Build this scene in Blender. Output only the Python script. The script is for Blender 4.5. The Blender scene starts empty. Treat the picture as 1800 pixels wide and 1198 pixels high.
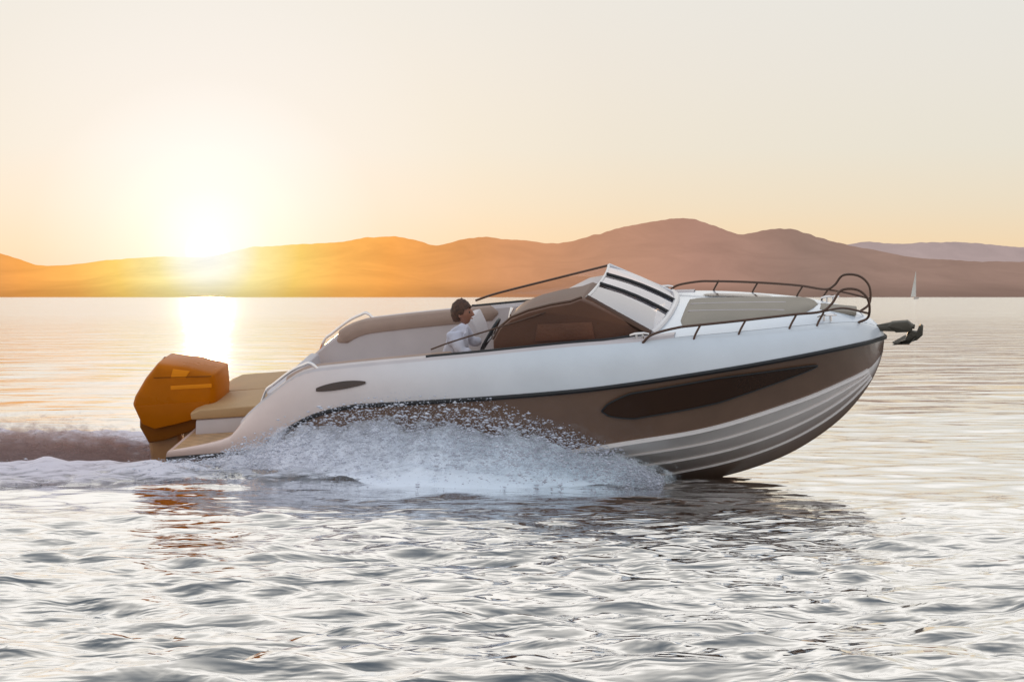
import bpy, bmesh, math, random
import numpy as np
from mathutils import Vector, Matrix, Euler, noise
random.seed(7); rng = np.random.default_rng(11)
R = math.radians
sc = bpy.context.scene
col = sc.collection
sc.view_settings.view_transform = 'Standard'; sc.view_settings.look = 'None'
sc.view_settings.exposure = 0; sc.view_settings.gamma = 1

# ------------------------------------------------------------------ camera
cam_d = bpy.data.cameras.new('camera'); cam = bpy.data.objects.new('camera', cam_d); col.objects.link(cam)
CAMZ = 1.78; F = 3500.0
cam.location = (0, 0, CAMZ); cam.rotation_euler = (R(90) - math.atan(78 / F), 0, 0)
cam_d.sensor_width = 36; cam_d.lens = F / 1800 * 36; cam_d.clip_start = 0.1; cam_d.clip_end = 60000
sc.camera = cam
CAMM = Euler(cam.rotation_euler).to_matrix()

# ------------------------------------------------------------------ boat frame
HEEL, PITCH, YAW = R(12.8), R(4.2), R(-12)
BT = Vector((0, 20, -0.22))
BR = Euler((HEEL, -PITCH, YAW), 'XYZ').to_matrix()
BI = BR.transposed()
def ray(px, py): return (CAMM @ Vector(((px - 900) / F, -(py - 599) / F, -1))).normalized()
C0 = Vector((0, 0, CAMZ))
def P(px, py, y):
    """measured point of the photograph lying on the boat's buttock plane y -> boat coordinates"""
    o = BI @ (C0 - BT); d = BI @ ray(px, py)
    t = (y - o.y) / d.y
    return o + d * t
def G(px, py, z=0.0):
    d = ray(px, py); t = (z - CAMZ) / d.z
    return C0 + d * t
def W(px, py, Y):
    d = ray(px, py); return C0 + d * (Y / d.y)

# ------------------------------------------------------------------ materials
def mat(name):
    m = bpy.data.materials.new(name); m.use_nodes = True
    nt = m.node_tree; nt.nodes.clear()
    return m, nt, nt.nodes.new('ShaderNodeOutputMaterial')
def nd(nt, t, **k):
    n = nt.nodes.new(t)
    for a, b in k.items():
        if a in n.bl_rna.properties: setattr(n, a, b)
    return n
def simple(name, colr, rough=0.5, metal=0.0, coat=0.0, var=0.06, bump=0.0, bscale=40, nscale=3.0, sss=0.0):
    m, nt, out = mat(name)
    b = nd(nt, 'ShaderNodeBsdfPrincipled')
    tc = nd(nt, 'ShaderNodeTexCoord')
    n = nd(nt, 'ShaderNodeTexNoise'); n.inputs['Scale'].default_value = nscale; n.inputs['Detail'].default_value = 5
    nt.links.new(tc.outputs['Object'], n.inputs['Vector'])
    mr = nd(nt, 'ShaderNodeMapRange'); mr.inputs[1].default_value = .3; mr.inputs[2].default_value = .7
    mr.inputs[3].default_value = 1 - var; mr.inputs[4].default_value = 1 + var
    nt.links.new(n.outputs['Fac'], mr.inputs[0])
    vm = nd(nt, 'ShaderNodeVectorMath', operation='SCALE'); vm.inputs[0].default_value = colr
    nt.links.new(mr.outputs[0], vm.inputs['Scale'])
    nt.links.new(vm.outputs[0], b.inputs['Base Color'])
    rr = nd(nt, 'ShaderNodeMapRange'); rr.inputs[3].default_value = max(0, rough - .06); rr.inputs[4].default_value = rough + .06
    nt.links.new(n.outputs['Fac'], rr.inputs[0]); nt.links.new(rr.outputs[0], b.inputs['Roughness'])
    b.inputs['Metallic'].default_value = metal; b.inputs['Coat Weight'].default_value = coat
    b.inputs['Coat Roughness'].default_value = .08
    if sss: b.inputs['Subsurface Weight'].default_value = sss; b.inputs['Subsurface Scale'].default_value = .01
    if bump:
        n2 = nd(nt, 'ShaderNodeTexNoise'); n2.inputs['Scale'].default_value = bscale
        nt.links.new(tc.outputs['Object'], n2.inputs['Vector'])
        bp = nd(nt, 'ShaderNodeBump'); bp.inputs['Strength'].default_value = bump; bp.inputs['Distance'].default_value = .01
        nt.links.new(n2.outputs['Fac'], bp.inputs['Height']); nt.links.new(bp.outputs[0], b.inputs['Normal'])
    nt.links.new(b.outputs[0], out.inputs[0])
    return m
M = dict(
    white=simple('white gelcoat', (.66, .69, .72), .22, coat=.5, var=.04),
    bottom=simple('pale hull bottom gelcoat', (.84, .76, .70), .25, coat=.4, var=.05),
    brown=simple('brown grey hull gelcoat', (.19, .110, .070), .14, coat=.8, var=.08),
    winglass=simple('dark hull window', (.045, .018, .007), .18, coat=.3),
    liner=simple('cream cockpit liner', (.58, .50, .47), .45, var=.05),
    tan=simple('tan upholstery', (.42, .29, .22), .6, var=.08, bump=.3),
    pad=simple('ochre sun pad', (.46, .27, .12), .6, var=.08, bump=.3),
    beige=simple('beige foredeck cushion', (.30, .25, .19), .7, var=.08, bump=.3, bscale=120),
    cream=simple('cream upholstery', (.60, .53, .51), .6, var=.06, bump=.25),
    console=simple('brown console moulding', (.12, .045, .018), .5, coat=.0, var=.15, bump=.2, bscale=20),
    leather=simple('russet leather panel', (.17, .065, .03), .45, var=.25, bump=.5),
    black=simple('black rubber', (.012, .010, .009), .45, var=.1),
    frame=simple('dark bronze frame', (.10, .055, .036), .3, metal=.6),
    palef=simple('pale alloy frame', (.70, .66, .64), .3, metal=.2),
    steel=simple('stainless steel', (.36, .30, .27), .25, metal=.9, var=.1),
    bright=simple('polished steel', (.85, .78, .72), .12, metal=1.0),
    cowl=simple('flare orange outboard cowl', (.47, .125, .0), .28, coat=.0, var=.18, nscale=2),  # orange painted in for sun flare over a dark cowl
    cowlband=simple('flare amber cowl band', (.80, .25, .008), .5),
    cowlshade=simple('flare amber cowl shade plate', (.42, .11, .0), .3),
    cowlrim=simple('dark flare orange cowl rim', (.20, .06, .004), .5),
    leg=simple('sandy outboard leg', (.40, .20, .08), .4),
    anchor=simple('galvanised anchor iron', (.10, .085, .062), .5, metal=.5, bump=.4),
    teak=simple('sandy teak platform', (.58, .34, .17), .55, var=.12, nscale=9),
    skin=simple('reddish skin', (.36, .16, .10), .5, sss=.05),  # one even reddish skin tone
    hair=simple('brown hair', (.075, .030, .013), .6, var=.5, nscale=40, bump=.8, bscale=90),
    shirt=simple('white shirt cotton', (.62, .60, .66), .8, bump=.5, bscale=25, var=.08),
    trousers=simple('dark trousers', (.05, .05, .07), .8),
    sail=simple('white sail', (.75, .68, .58), .7), eye=simple('eye', (.03, .02, .015), .2),
    sailhull=simple('small yacht hull', (.60, .50, .42), .5),
)
# windscreen glass: see-through with a strong sky reflection
def glass(name, refl, tint, rcol=(.88, .88, .93), k=None):
    m, nt, out = mat(name)
    tr = nd(nt, 'ShaderNodeBsdfTransparent'); tr.inputs[0].default_value = (*tint, 1)
    gl = nd(nt, 'ShaderNodeBsdfGlossy'); gl.inputs['Roughness'].default_value = .04; gl.inputs[0].default_value = (*rcol, 1)
    fr = nd(nt, 'ShaderNodeFresnel'); fr.inputs[0].default_value = 1.5
    mm = nd(nt, 'ShaderNodeMath', operation='MULTIPLY_ADD'); mm.inputs[1].default_value = 1 - refl if k is None else k; mm.inputs[2].default_value = refl
    tc = nd(nt, 'ShaderNodeTexCoord'); n = nd(nt, 'ShaderNodeTexNoise'); n.inputs['Scale'].default_value = 2.5
    nt.links.new(tc.outputs['Object'], n.inputs['Vector'])
    bp = nd(nt, 'ShaderNodeBump'); bp.inputs['Strength'].default_value = .12; bp.inputs['Distance'].default_value = .05
    nt.links.new(n.outputs[0], bp.inputs['Height']); nt.links.new(bp.outputs[0], gl.inputs['Normal'])
    nt.links.new(fr.outputs[0], mm.inputs[0])
    mx = nd(nt, 'ShaderNodeMixShader')
    nt.links.new(mm.outputs[0], mx.inputs[0]); nt.links.new(tr.outputs[0], mx.inputs[1]); nt.links.new(gl.outputs[0], mx.inputs[2])
    nt.links.new(mx.outputs[0], out.inputs[0]); return m
for k_ in ('cowl', 'cowlband', 'cowlrim', 'cowlshade'):
    next(n for n in M[k_].node_tree.nodes if n.type == 'BSDF_PRINCIPLED').inputs['Specular IOR Level'].default_value = .12
M['glass'] = glass('bright windscreen glass', .42, (.85, .85, .9))
M['sideglass'] = glass('clear side glass', .0, (.93, .90, .86), k=.18)
# warm sun flare painted into the gelcoat colour towards the stern
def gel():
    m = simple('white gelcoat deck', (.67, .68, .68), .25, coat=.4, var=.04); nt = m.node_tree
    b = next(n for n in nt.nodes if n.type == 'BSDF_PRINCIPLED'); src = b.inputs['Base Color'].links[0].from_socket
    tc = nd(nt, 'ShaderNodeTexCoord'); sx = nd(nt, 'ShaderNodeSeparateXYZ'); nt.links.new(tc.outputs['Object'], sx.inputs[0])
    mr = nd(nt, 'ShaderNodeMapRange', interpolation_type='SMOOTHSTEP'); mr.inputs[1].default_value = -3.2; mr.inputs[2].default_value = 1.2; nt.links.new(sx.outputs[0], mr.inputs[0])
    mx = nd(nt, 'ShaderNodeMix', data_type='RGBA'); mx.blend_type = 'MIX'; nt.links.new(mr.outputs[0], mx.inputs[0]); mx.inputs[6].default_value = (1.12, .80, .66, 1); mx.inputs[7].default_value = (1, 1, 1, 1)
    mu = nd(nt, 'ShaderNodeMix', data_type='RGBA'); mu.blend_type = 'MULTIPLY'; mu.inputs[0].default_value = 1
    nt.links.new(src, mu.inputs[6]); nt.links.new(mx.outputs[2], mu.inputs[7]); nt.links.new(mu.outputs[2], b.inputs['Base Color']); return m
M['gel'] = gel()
def planks():
    m = simple('planked teak', (.58, .34, .17), .55, var=.15, nscale=9); nt = m.node_tree
    b = next(n for n in nt.nodes if n.type == 'BSDF_PRINCIPLED'); src = b.inputs['Base Color'].links[0].from_socket
    tc = nd(nt, 'ShaderNodeTexCoord'); wv = nd(nt, 'ShaderNodeTexWave'); wv.bands_direction = 'Y'; wv.inputs['Scale'].default_value = 6; nt.links.new(tc.outputs['Object'], wv.inputs[0])
    mr = nd(nt, 'ShaderNodeMapRange'); mr.inputs[1].default_value = .02; mr.inputs[2].default_value = .10; mr.inputs[3].default_value = .15; nt.links.new(wv.outputs['Fac'], mr.inputs[0])
    vm = nd(nt, 'ShaderNodeVectorMath', operation='SCALE'); nt.links.new(src, vm.inputs[0]); nt.links.new(mr.outputs[0], vm.inputs['Scale']); nt.links.new(vm.outputs[0], b.inputs['Base Color']); return m
M['teak'] = planks()

# ------------------------------------------------------------------ mesh helpers
class MB:
    def __init__(s): s.v = []; s.f = []
    def grid(s, rows, close=False):
        b = len(s.v); n = len(rows[0])
        for r in rows: s.v += [tuple(p) for p in r]
        for i in range(len(rows) - 1):
            for j in range(n if close else n - 1):
                k = (j + 1) % n
                s.f.append((b + i*n + j, b + i*n + k, b + (i+1)*n + k, b + (i+1)*n + j))
        return s
    def face(s, pts):
        b = len(s.v); s.v += [tuple(p) for p in pts]; s.f.append(tuple(range(b, b + len(pts)))); return s
    def tube(s, pts, r, n=8, cap=True, flat=1.0):
        pts = [Vector(p) for p in pts]; rows = []; up = None
        for i, p in enumerate(pts):
            t = (pts[min(i+1, len(pts)-1)] - pts[max(i-1, 0)]).normalized()
            if up is None:
                a = Vector((0, 0, 1)) if abs(t.z) < .9 else Vector((1, 0, 0)); up = (a - t * a.dot(t)).normalized()
            else: up = (up - t * up.dot(t)).normalized()
            sd = t.cross(up); rr = r[i] if isinstance(r, (list, tuple)) else r
            rows.append([p + (up * math.cos(2*math.pi*k/n) * rr + sd * math.sin(2*math.pi*k/n) * rr * flat) for k in range(n)])
        b = len(s.v); s.grid(rows, True)
        if cap:
            s.f.append(tuple(range(b + n - 1, b - 1, -1))); e = b + (len(rows)-1)*n; s.f.append(tuple(range(e, e + n)))
        return s
    def prism(s, prof, y0, y1, inset=0.0, bev=0.0):
        """profile in x,z extruded along y, with rounded shoulders"""
        c = Vector((sum(p[0] for p in prof)/len(prof), 0, sum(p[1] for p in prof)/len(prof)))
        ys = [(y0, inset), (y0 + bev*.3, inset*.4), (y0 + bev, 0), (y1 - bev, 0), (y1 - bev*.3, inset*.4), (y1, inset)] if bev else [(y0, 0), (y1, 0)]
        rows = []
        for y, k in ys:
            rows.append([(c.x + (p[0]-c.x)*(1-k), y, c.z + (p[1]-c.z)*(1-k)) for p in prof])
        b = len(s.v); n = len(prof); s.grid(rows, True)
        s.f.append(tuple(range(b + n - 1, b - 1, -1))); e = b + (len(rows)-1)*n; s.f.append(tuple(range(e, e + n)))
        return s
    def box(s, x0, x1, y0, y1, z0, z1):
        return s.prism([(x0, z0), (x1, z0), (x1, z1), (x0, z1)], y0, y1)
    def ball(s, c, r, n=8, m=12):
        c = Vector(c); r = r if isinstance(r, (tuple, list)) else (r, r, r)
        rows = [[(c.x + r[0]*math.sin(math.pi*i/n)*math.cos(2*math.pi*j/m), c.y + r[1]*math.sin(math.pi*i/n)*math.sin(2*math.pi*j/m), c.z + r[2]*math.cos(math.pi*i/n)) for j in range(m)] for i in range(n + 1)]
        return s.grid(rows, True)
    def build(s, name, m, parent=None, smooth=True, bevel=0.0, angle=35, subsurf=0):
        me = bpy.data.meshes.new(name); me.from_pydata(s.v, [], s.f)
        bm = bmesh.new(); bm.from_mesh(me); bmesh.ops.remove_doubles(bm, verts=bm.verts, dist=1e-4)
        bmesh.ops.dissolve_degenerate(bm, edges=bm.edges, dist=1e-5)
        bmesh.ops.recalc_face_normals(bm, faces=bm.faces)
        if bevel:
            es = [e for e in bm.edges if e.is_manifold and e.calc_face_angle(0) > R(angle)]
            bmesh.ops.bevel(bm, geom=es, offset=bevel, segments=3, affect='EDGES', profile=.5, clamp_overlap=True)
        bm.to_mesh(me); bm.free()
        me.materials.append(m)
        if smooth:
            me.polygons.foreach_set('use_smooth', [True]*len(me.polygons)); me.set_sharp_from_angle(angle=R(angle))
        o = bpy.data.objects.new(name, me); col.objects.link(o)
        if parent: o.parent = parent
        if subsurf:
            md = o.modifiers.new('sub', 'SUBSURF'); md.levels = subsurf; md.render_levels = subsurf
        return o
def tag(o, label=None, cat=None, group=None, kind=None):
    if label: o['label'] = label
    if cat: o['category'] = cat
    if group: o['group'] = group
    if kind: o['kind'] = kind
    return o
def empty(name, loc, rot=(0, 0, 0)):
    o = bpy.data.objects.new(name, None); col.objects.link(o); o.location = loc; o.rotation_euler = rot; o.empty_display_size = .2
    return o
def catmull(pts, n=8):
    pts = [Vector(p) for p in pts]; q = [pts[0]*2 - pts[1]] + pts + [pts[-1]*2 - pts[-2]]; out = []
    for i in range(1, len(q) - 2):
        for k in range(n):
            t = k / n; a, b, c, d = q[i-1:i+3]
            out.append(.5*((2*b) + (c-a)*t + (2*a-5*b+4*c-d)*t*t + (3*b-a-3*c+d)*t**3))
    out.append(pts[-1]); return out
def mir(p): return Vector((p[0], -p[1], p[2]))
class Curve:
    """polyline sampled by local x"""
    def __init__(s, pts):
        c = catmull(pts, 10); s.x = [p.x for p in c]; s.y = [p.y for p in c]; s.z = [p.z for p in c]
        for i in range(1, len(s.x)): s.x[i] = max(s.x[i], s.x[i-1] + 1e-5)
        s.x0, s.x1 = s.x[0], s.x[-1]
    def at(s, x): return Vector((x, float(np.interp(x, s.x, s.y)), float(np.interp(x, s.x, s.z))))

# ------------------------------------------------------------------ MOTORBOAT
boat = empty('motorboat', BT, (HEEL, -PITCH, YAW))
tag(boat, 'white and brown motorboat speeding to the right over the lake with its bow raised', 'motorboat')
def S(lst): return [P(a, b, -y) for a, b, y in lst]          # starboard measurements
Rl = S([(292, 806, 1.02), (440, 792, 1.14), (480, 770, 1.18), (520, 745, 1.21), (560, 727, 1.23), (620, 714, 1.25), (700, 709, 1.26), (850, 700, 1.27), (1000, 688, 1.26),
        (1100, 676, 1.24), (1200, 661, 1.17), (1300, 645, 1.05), (1400, 627, .84), (1470, 613, .60), (1525, 601, .30), (1555, 592, .0)])
Dl = S([(304, 793, .98), (400, 770, 1.04), (430, 738, 1.06), (480, 694, 1.08), (530, 661, 1.09), (600, 650, 1.10), (740, 637, 1.11), (850, 627, 1.11), (1000, 612, 1.09),
        (1110, 604, 1.06), (1200, 594, .97), (1300, 585, .82), (1400, 575, .60), (1470, 569, .38), (1520, 569, .16), (1545, 577, .0)])
Kl_px = [(1555, 592), (1549, 630), (1525, 680), (1475, 738), (1400, 790), (1320, 823), (1230, 846), (1140, 860)]
Kl = [P(a, b, 0) for a, b in Kl_px][::-1]
xs0 = Rl[0].x
zk = Kl[0].z
Kl = [Vector((xs0, 0, zk - .06)), Vector((xs0*.5, 0, zk - .06)), Vector((0, 0, zk - .05))] + Kl
Cf = S([(1100, 778, 1.06), (1250, 752, .90), (1400, 705, .56), (1480, 672, .31), (1527, 648, .10), (1550, 622, .0)])
zc = Cf[0].z
Cl = [Vector((xs0, -1.0, .46)), Vector((xs0*.6, -1.08, .50)), Vector((xs0*.25, -1.12, .56)), Vector((.25, -1.12, (zc + .56)/2 + .02))] + Cf
for n_, c_ in (('R', Rl), ('D', Dl), ('K', Kl), ('C', Cl)): print(n_, [tuple(round(a, 2) for a in p) for p in c_])
cR, cD, cK, cC = Curve(Rl), Curve(Dl), Curve(Kl), Curve(Cl)
def tpos(c, t): return c.at(c.x0 + (c.x1 - c.x0) * t)
NT = 90
ts = [1 - (1 - i/NT)**1.25 for i in range(NT + 1)]
def side_pt(t, u, bulge=.0):
    a, b = tpos(cC, t), tpos(cR, t); p = a.lerp(b, u)
    k = math.sin(math.pi*u)
    p.y += (-.035 * k * (1 - t) + .05 * k * max(0, t - .45)) * (1 if p.y < 0 else 0) - bulge
    if p.y > 0: p.y = 0
    return p
def bot_pt(t, u):
    a, b = tpos(cK, t), tpos(cC, t); p = a.lerp(b, u); p.z += .04*math.sin(math.pi*u)*(t < .999)*max(0, 1-t)
    return p
# hull topsides
mb = MB()
for s in (1, -1):
    mb.grid([[Vector((p.x, p.y*s, p.z)) for p in [side_pt(t, j/8) for j in range(9)]] for t in ts])
tr = [side_pt(0, j/8) for j in range(9)]
mb.grid([[p, mir(p)] for p in tr])
hull = mb.build('hull', M['brown'], boat)
mb = MB()
for s in (1, -1):
    mb.grid([[Vector((p.x, p.y*s, p.z)) for p in [bot_pt(t, j/6) for j in range(7)]] for t in ts])
mb.grid([[bot_pt(0, j/6), mir(bot_pt(0, j/6))] for j in range(7)])
def keel_shade_mat():  # dim underside painted into the colour, darker towards the keel
    m = simple('pale bottom with shade painted to the keel', (.84, .76, .70), .22, coat=.5, var=.05); nt = m.node_tree
    b = next(n for n in nt.nodes if n.type == 'BSDF_PRINCIPLED'); src = b.inputs['Base Color'].links[0].from_socket
    at = nd(nt, 'ShaderNodeAttribute', attribute_name='keel'); mu = nd(nt, 'ShaderNodeMix', data_type='RGBA'); mu.blend_type = 'MULTIPLY'
    nt.links.new(at.outputs['Fac'], mu.inputs[0]); nt.links.new(src, mu.inputs[6]); mu.inputs[7].default_value = (.20, .13, .09, 1); nt.links.new(mu.outputs[2], b.inputs['Base Color']); return m
bottom = mb.build('hull_bottom', keel_shade_mat(), boat)
fr_ = []
for v in bottom.data.vertices:
    xx = min(max(v.co.x, cC.x0), cC.x1 - .02); f = abs(v.co.y)/max(.03, abs(cC.at(xx).y)); fr_.append(min(1, max(0, (.78 - f)/.66)))
at_ = bottom.data.attributes.new('keel', 'FLOAT', 'POINT'); at_.data.foreach_set('value', fr_)
# chine and spray strakes
for u, r in ((1.0, .026), (.74, .017), (.50, .017), (.27, .015)):
    for s in (1, -1):
        pts = [bot_pt(t, u) for t in ts[:-4]]
        MB().tube([Vector((p.x, p.y*s, p.z - .006)) for p in pts], r, 6).build('spray_strake', M['bottom'], bottom)
# hull window band
def band(name, m, x0, x1, ulo, uhi, off, parent, n=40):
    for s in (1, -1):
        mb = MB(); rows = []
        for i in range(n + 1):
            f = i / n; t = x0 + (x1 - x0) * f
            w = min(1, (f*7)**.5) * min(1, ((1 - f)*2.2)**.6)
            c = (ulo + uhi)/2 + .06*f; h = (uhi - ulo)/2 * max(.04, w)
            rows.append([Vector((q.x, (q.y - off)*s, q.z)) for q in [side_pt(t, c - h + 2*h*j/6) for j in range(7)]])
        wn = mb.grid(rows).build(name, m, parent)
        MB().tube([q[0] for q in rows] + [q[-1] for q in rows[::-1]] + [rows[0][0]], .009, 6).build('window_seal', M['black'], wn)
tw = lambda x: (x - cR.x0)/(cR.x1 - cR.x0)
xw0, xw1 = P(1058, 715, -1.25).x, P(1440, 665, -.72).x
band('hull_window', M['winglass'], tw(xw0), tw(xw1), .40, .84, .020, hull)
# rub rail
for s in (1, -1):
    pts = [cR.at(cR.x0 + (cR.x1-cR.x0)*i/120) for i in range(121)]
    MB().tube([Vector((p.x + .008, (p.y - .012)*s, p.z)) for p in pts], .021, 8, flat=.8).build('rub_rail', M['black'], boat)
# deck moulding (white band between the rub rail and the deck edge)
def deck_pt(t, u):
    a, b = tpos(cR, t), tpos(cD, t); p = a.lerp(b, u)
    k = math.sin(math.pi*u)
    p.y -= .03*k*(1 if t < .93 else max(0, (1 - t)/.07)); p.z += .035*k
    return p
mb = MB()
for s in (1, -1):
    mb.grid([[Vector((p.x, p.y*s, p.z + .012)) for p in [deck_pt(t, j/8) for j in range(9)]] for t in ts])
mb.grid([[deck_pt(0, j/8) + Vector((0, 0, .012)), mir(deck_pt(0, j/8)) + Vector((0, 0, .012))] for j in range(9)])
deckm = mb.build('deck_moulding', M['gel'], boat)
# long recess/vent on the quarter
def on_deck(px, py, off=.01):
    best = None
    for i in range(0, 181):
        for j in range(9):
            p = deck_pt(i/180, j/8); w = BR @ p + BT; d = CAMM.transposed() @ (w - C0)
            e = abs(900 + F*d.x/-d.z - px) + abs(599 - F*d.y/-d.z - py)
            if best is None or e < best[0]: best = (e, i/180, j/8)
    return best[1], best[2]
for s in (1, -1):
    mb = MB(); t0, u0 = on_deck(556, 687); t1, u1 = on_deck(646, 678); rows = []
    for i in range(17):
        f = i/16; t = t0 + (t1-t0)*f; u = u0 + (u1-u0)*f; h = .105 * (math.sin(math.pi*min(1, f*.9+.06)))**.6
        rows.append([Vector((q.x, (q.y - .012)*s, q.z + .012)) for q in [deck_pt(t, u - h + 2*h*j/4) for j in range(5)]])
    mb.grid(rows).build('side_vent', M['winglass'], deckm)
# swim platform + cockpit liner
xA = P(430, 738, -1.06).x          # platform front
xB = P(1118, 604, -1.04).x         # cockpit front (windscreen base)
mb = MB(); rows = []
for i in range(9):
    x = cD.x0 + (xA + .12 - cD.x0)*i/8; p = cD.at(x); z = cD.at(cD.x0).z + (x - cD.x0)*.0
    rows.append([(x, p.y*(1 - 2*j/10), z + .016) for j in range(11)])
platform = mb.grid(rows).build('swim_platform', M['teak'], boat)
zfl = .74
mb = MB(); N = 50
def inner(x, k): p = cD.at(x); return Vector((x, -(abs(p.y) - k), p.z))
for s in (1, -1):
    rows = []
    for i in range(N + 1):
        x = xA - .05 + (xB + .35 - xA + .05)*i/N; d = cD.at(x)
        pr = [d + Vector((0, 0, .012)), Vector((x, d.y + .03, d.z + .035)), Vector((x, d.y + .13, d.z + .035)), Vector((x, d.y + .155, d.z + .01)),
              Vector((x, d.y + .16, max(zfl + .02, d.z - .08))), Vector((x, d.y + .20, max(zfl, d.z - .35))), Vector((x, d.y + .24, zfl))]
        rows.append([Vector((p.x, p.y*s, p.z)) for p in pr])
    mb.grid(rows)
rows = []
for i in range(N + 1):
    x = xA - .05 + (xB + .35 - xA + .05)*i/N; d = cD.at(x); rows.append([(x, (d.y + .24)*(1 - 2*j/6), zfl) for j in range(7)])
mb.grid(rows)
liner = mb.build('cockpit_liner', M['liner'], boat)
# padded bolster below the coaming
for s in (1, -1):
    pts = []; xa, xb = P(490, 670, -1.1).x, P(800, 630, -1.1).x
    for i in range(25):
        x = xa + (xb - xa)*i/24; d = cD.at(x); pts.append(Vector((x, (d.y + .15)*s, d.z - .035)))
    rr = [.02] + [.085]*(len(pts)-2) + [.02]
    MB().tube(pts, rr, 10, flat=.6).build('bolster', M['tan'], liner)
# transom bulkhead with aft sun pad
xs_ = P(400, 652, .9).x; xe_ = P(545, 652, .95).x
zt = P(460, 654, .9).z
mb = MB().prism([(xs_ + .06, .9), (xe_, .9), (xe_, zt - .11), (xs_ + .10, zt - .115)], -.46, .90, .0, .0)
pb_ = mb.build('aft_sunpad', M['liner'], boat, bevel=.02)
for k in range(2):
    y0_ = -.48 + .70*k
    MB().prism([(xs_ + .05, zt - .108), (xe_ + .02, zt - .108), (xe_ + .04, zt - .05), (xe_ - .03, zt - .002), (xs_ + .16, zt - .008), (xs_ + .05, zt - .04)], y0_, y0_ + .69, .04, .07).build('sunpad_cushion', M['pad'], pb_, bevel=.012)
# aft bench in the cockpit
xb0 = xe_ + .08
o_ = MB().prism([(xb0, zfl), (xb0 + .62, zfl), (xb0 + .64, zfl + .30), (xb0 + .60, zfl + .36), (xb0 + .12, zfl + .36), (xb0 + .10, zfl + .68), (xb0 + .02, zfl + .70), (xb0 - .02, zfl + .3)], -.78, .78, .03, .06)
bench = o_.build('aft_bench', M['cream'], boat, bevel=.012)
# port side lounge along the far side of the cockpit
xl0, xl1 = P(600, 600, .8).x, P(760, 600, .8).x
MB().prism([(xl0, zfl), (xl1, zfl), (xl1, zfl + .36), (xl1 - .03, zfl + .40), (xl0, zfl + .40)], .30, .84, .03, .05).build('side_lounge', M['cream'], boat, bevel=.012)

# foredeck
def fore_row(x):
    d = cD.at(x); k = 12; return [Vector((x, d.y*(1 - 2*j/k), d.z + .014 + .06*(1 - (1 - 2*j/k)**2)*min(1, abs(d.y)/.5))) for j in range(k + 1)]
xF = P(1165, 598, -1.0).x
mb = MB(); mb.grid([fore_row(xB + .02 + (cD.x1 - .002 - xB - .02)*i/40) for i in range(41)])
foredeck = mb.build('foredeck', M['white'], boat)
# raised cushion on the foredeck
xc0, xc1 = xF + .12, P(1440, 562, 0).x
prf = []
def hw(x):
    f = (x - xc0)/(xc1 - xc0); return max(.02, min(abs(cD.at(x).y) - .20, .78)) * min(1, (f*14 + .75)) * min(1, ((1 - f)*9)**.5 + .0 if f > .88 else 1)
mb = MB(); rows = []
for i in range(33):
    f = i/32; x = xc0 + (xc1 - xc0)*f; h = hw(x); e = min(1, f*14, (1-f)*14) ** .5 if 0 < f < 1 else 0
    zb = cD.at(x).z + .02; row = []
    for j in range(17):
        v = -1 + j/8; yy = (-h + .06) + (h + .30*min(1, h/.4))*(v + 1)/2; cam_ = .06*(1 - (yy/max(.05, abs(cD.at(x).y)))**2); edge = (1 - abs(v)**8)
        row.append((x, yy, zb - .004 + cam_ + .030*e*edge))
    rows.append(row)
cush = mb.grid(rows).build('foredeck_cushion', M['beige'], foredeck)
for yy in (-.30, -.02):   # piping seams
    MB().tube([Vector((x, yy, cD.at(x).z + .105 - .06*(yy/cD.at(x).y)**2)) for x in [xc0 + .05 + (xc1 - xc0 - .35)*i/10 for i in range(11)]], .006, 6).build('piping', M['cream'], cush)
# dark strip painted as the shadow line on the far side of the foredeck
mb = MB(); rows = []
for i in range(17):
    f = i/16; x = xc0 + .10 + (xc1 - xc0 - .55)*f; h = .10*min(1, (f*8)**.5, ((1-f)*5)**.5); d = abs(cD.at(x).y); yc_ = .56*min(1, d/.95)
    rows.append([(x, yc_ + h*v, cD.at(x).z + .024 + .06*(1 - ((yc_ + h*v)/d)**2)) for v in (-1, -.5, 0, .5, 1)])
mb.grid(rows).build('deck_shadow_line', M['winglass'], foredeck)
# anchor locker hatch, cleats
xh = P(1475, 562, 0).x
MB().prism([(xh - .17, cD.at(xh).z + .06), (xh + .17, cD.at(xh + .17).z + .05), (xh + .17, cD.at(xh + .17).z + .085), (xh - .17, cD.at(xh).z + .1)], -.13, .13).build('locker_hatch', M['beige'], foredeck, bevel=.01)
def cleat(x, y, z, parent):
    b = MB(); b.tube([(x - .09, y, z + .05), (x - .04, y, z + .06), (x + .04, y, z + .06), (x + .09, y, z + .05)], [.008, .012, .012, .008], 8)
    b.tube([(x - .03, y, z), (x - .03, y, z + .055)], .011); b.tube([(x + .03, y, z), (x + .03, y, z + .055)], .011)
    return b.build('cleat', M['bright'], parent)
for s in (1, -1):
    for px_, py_ in ((1455, 573), (1125, 606)):
        q = P(px_, py_, -abs(cD.at(P(px_, py_, -.6).x).y) + .02); cleat(q.x, (cD.at(q.x).y + .04)*s, cD.at(q.x).z + .02, deckm)

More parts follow.
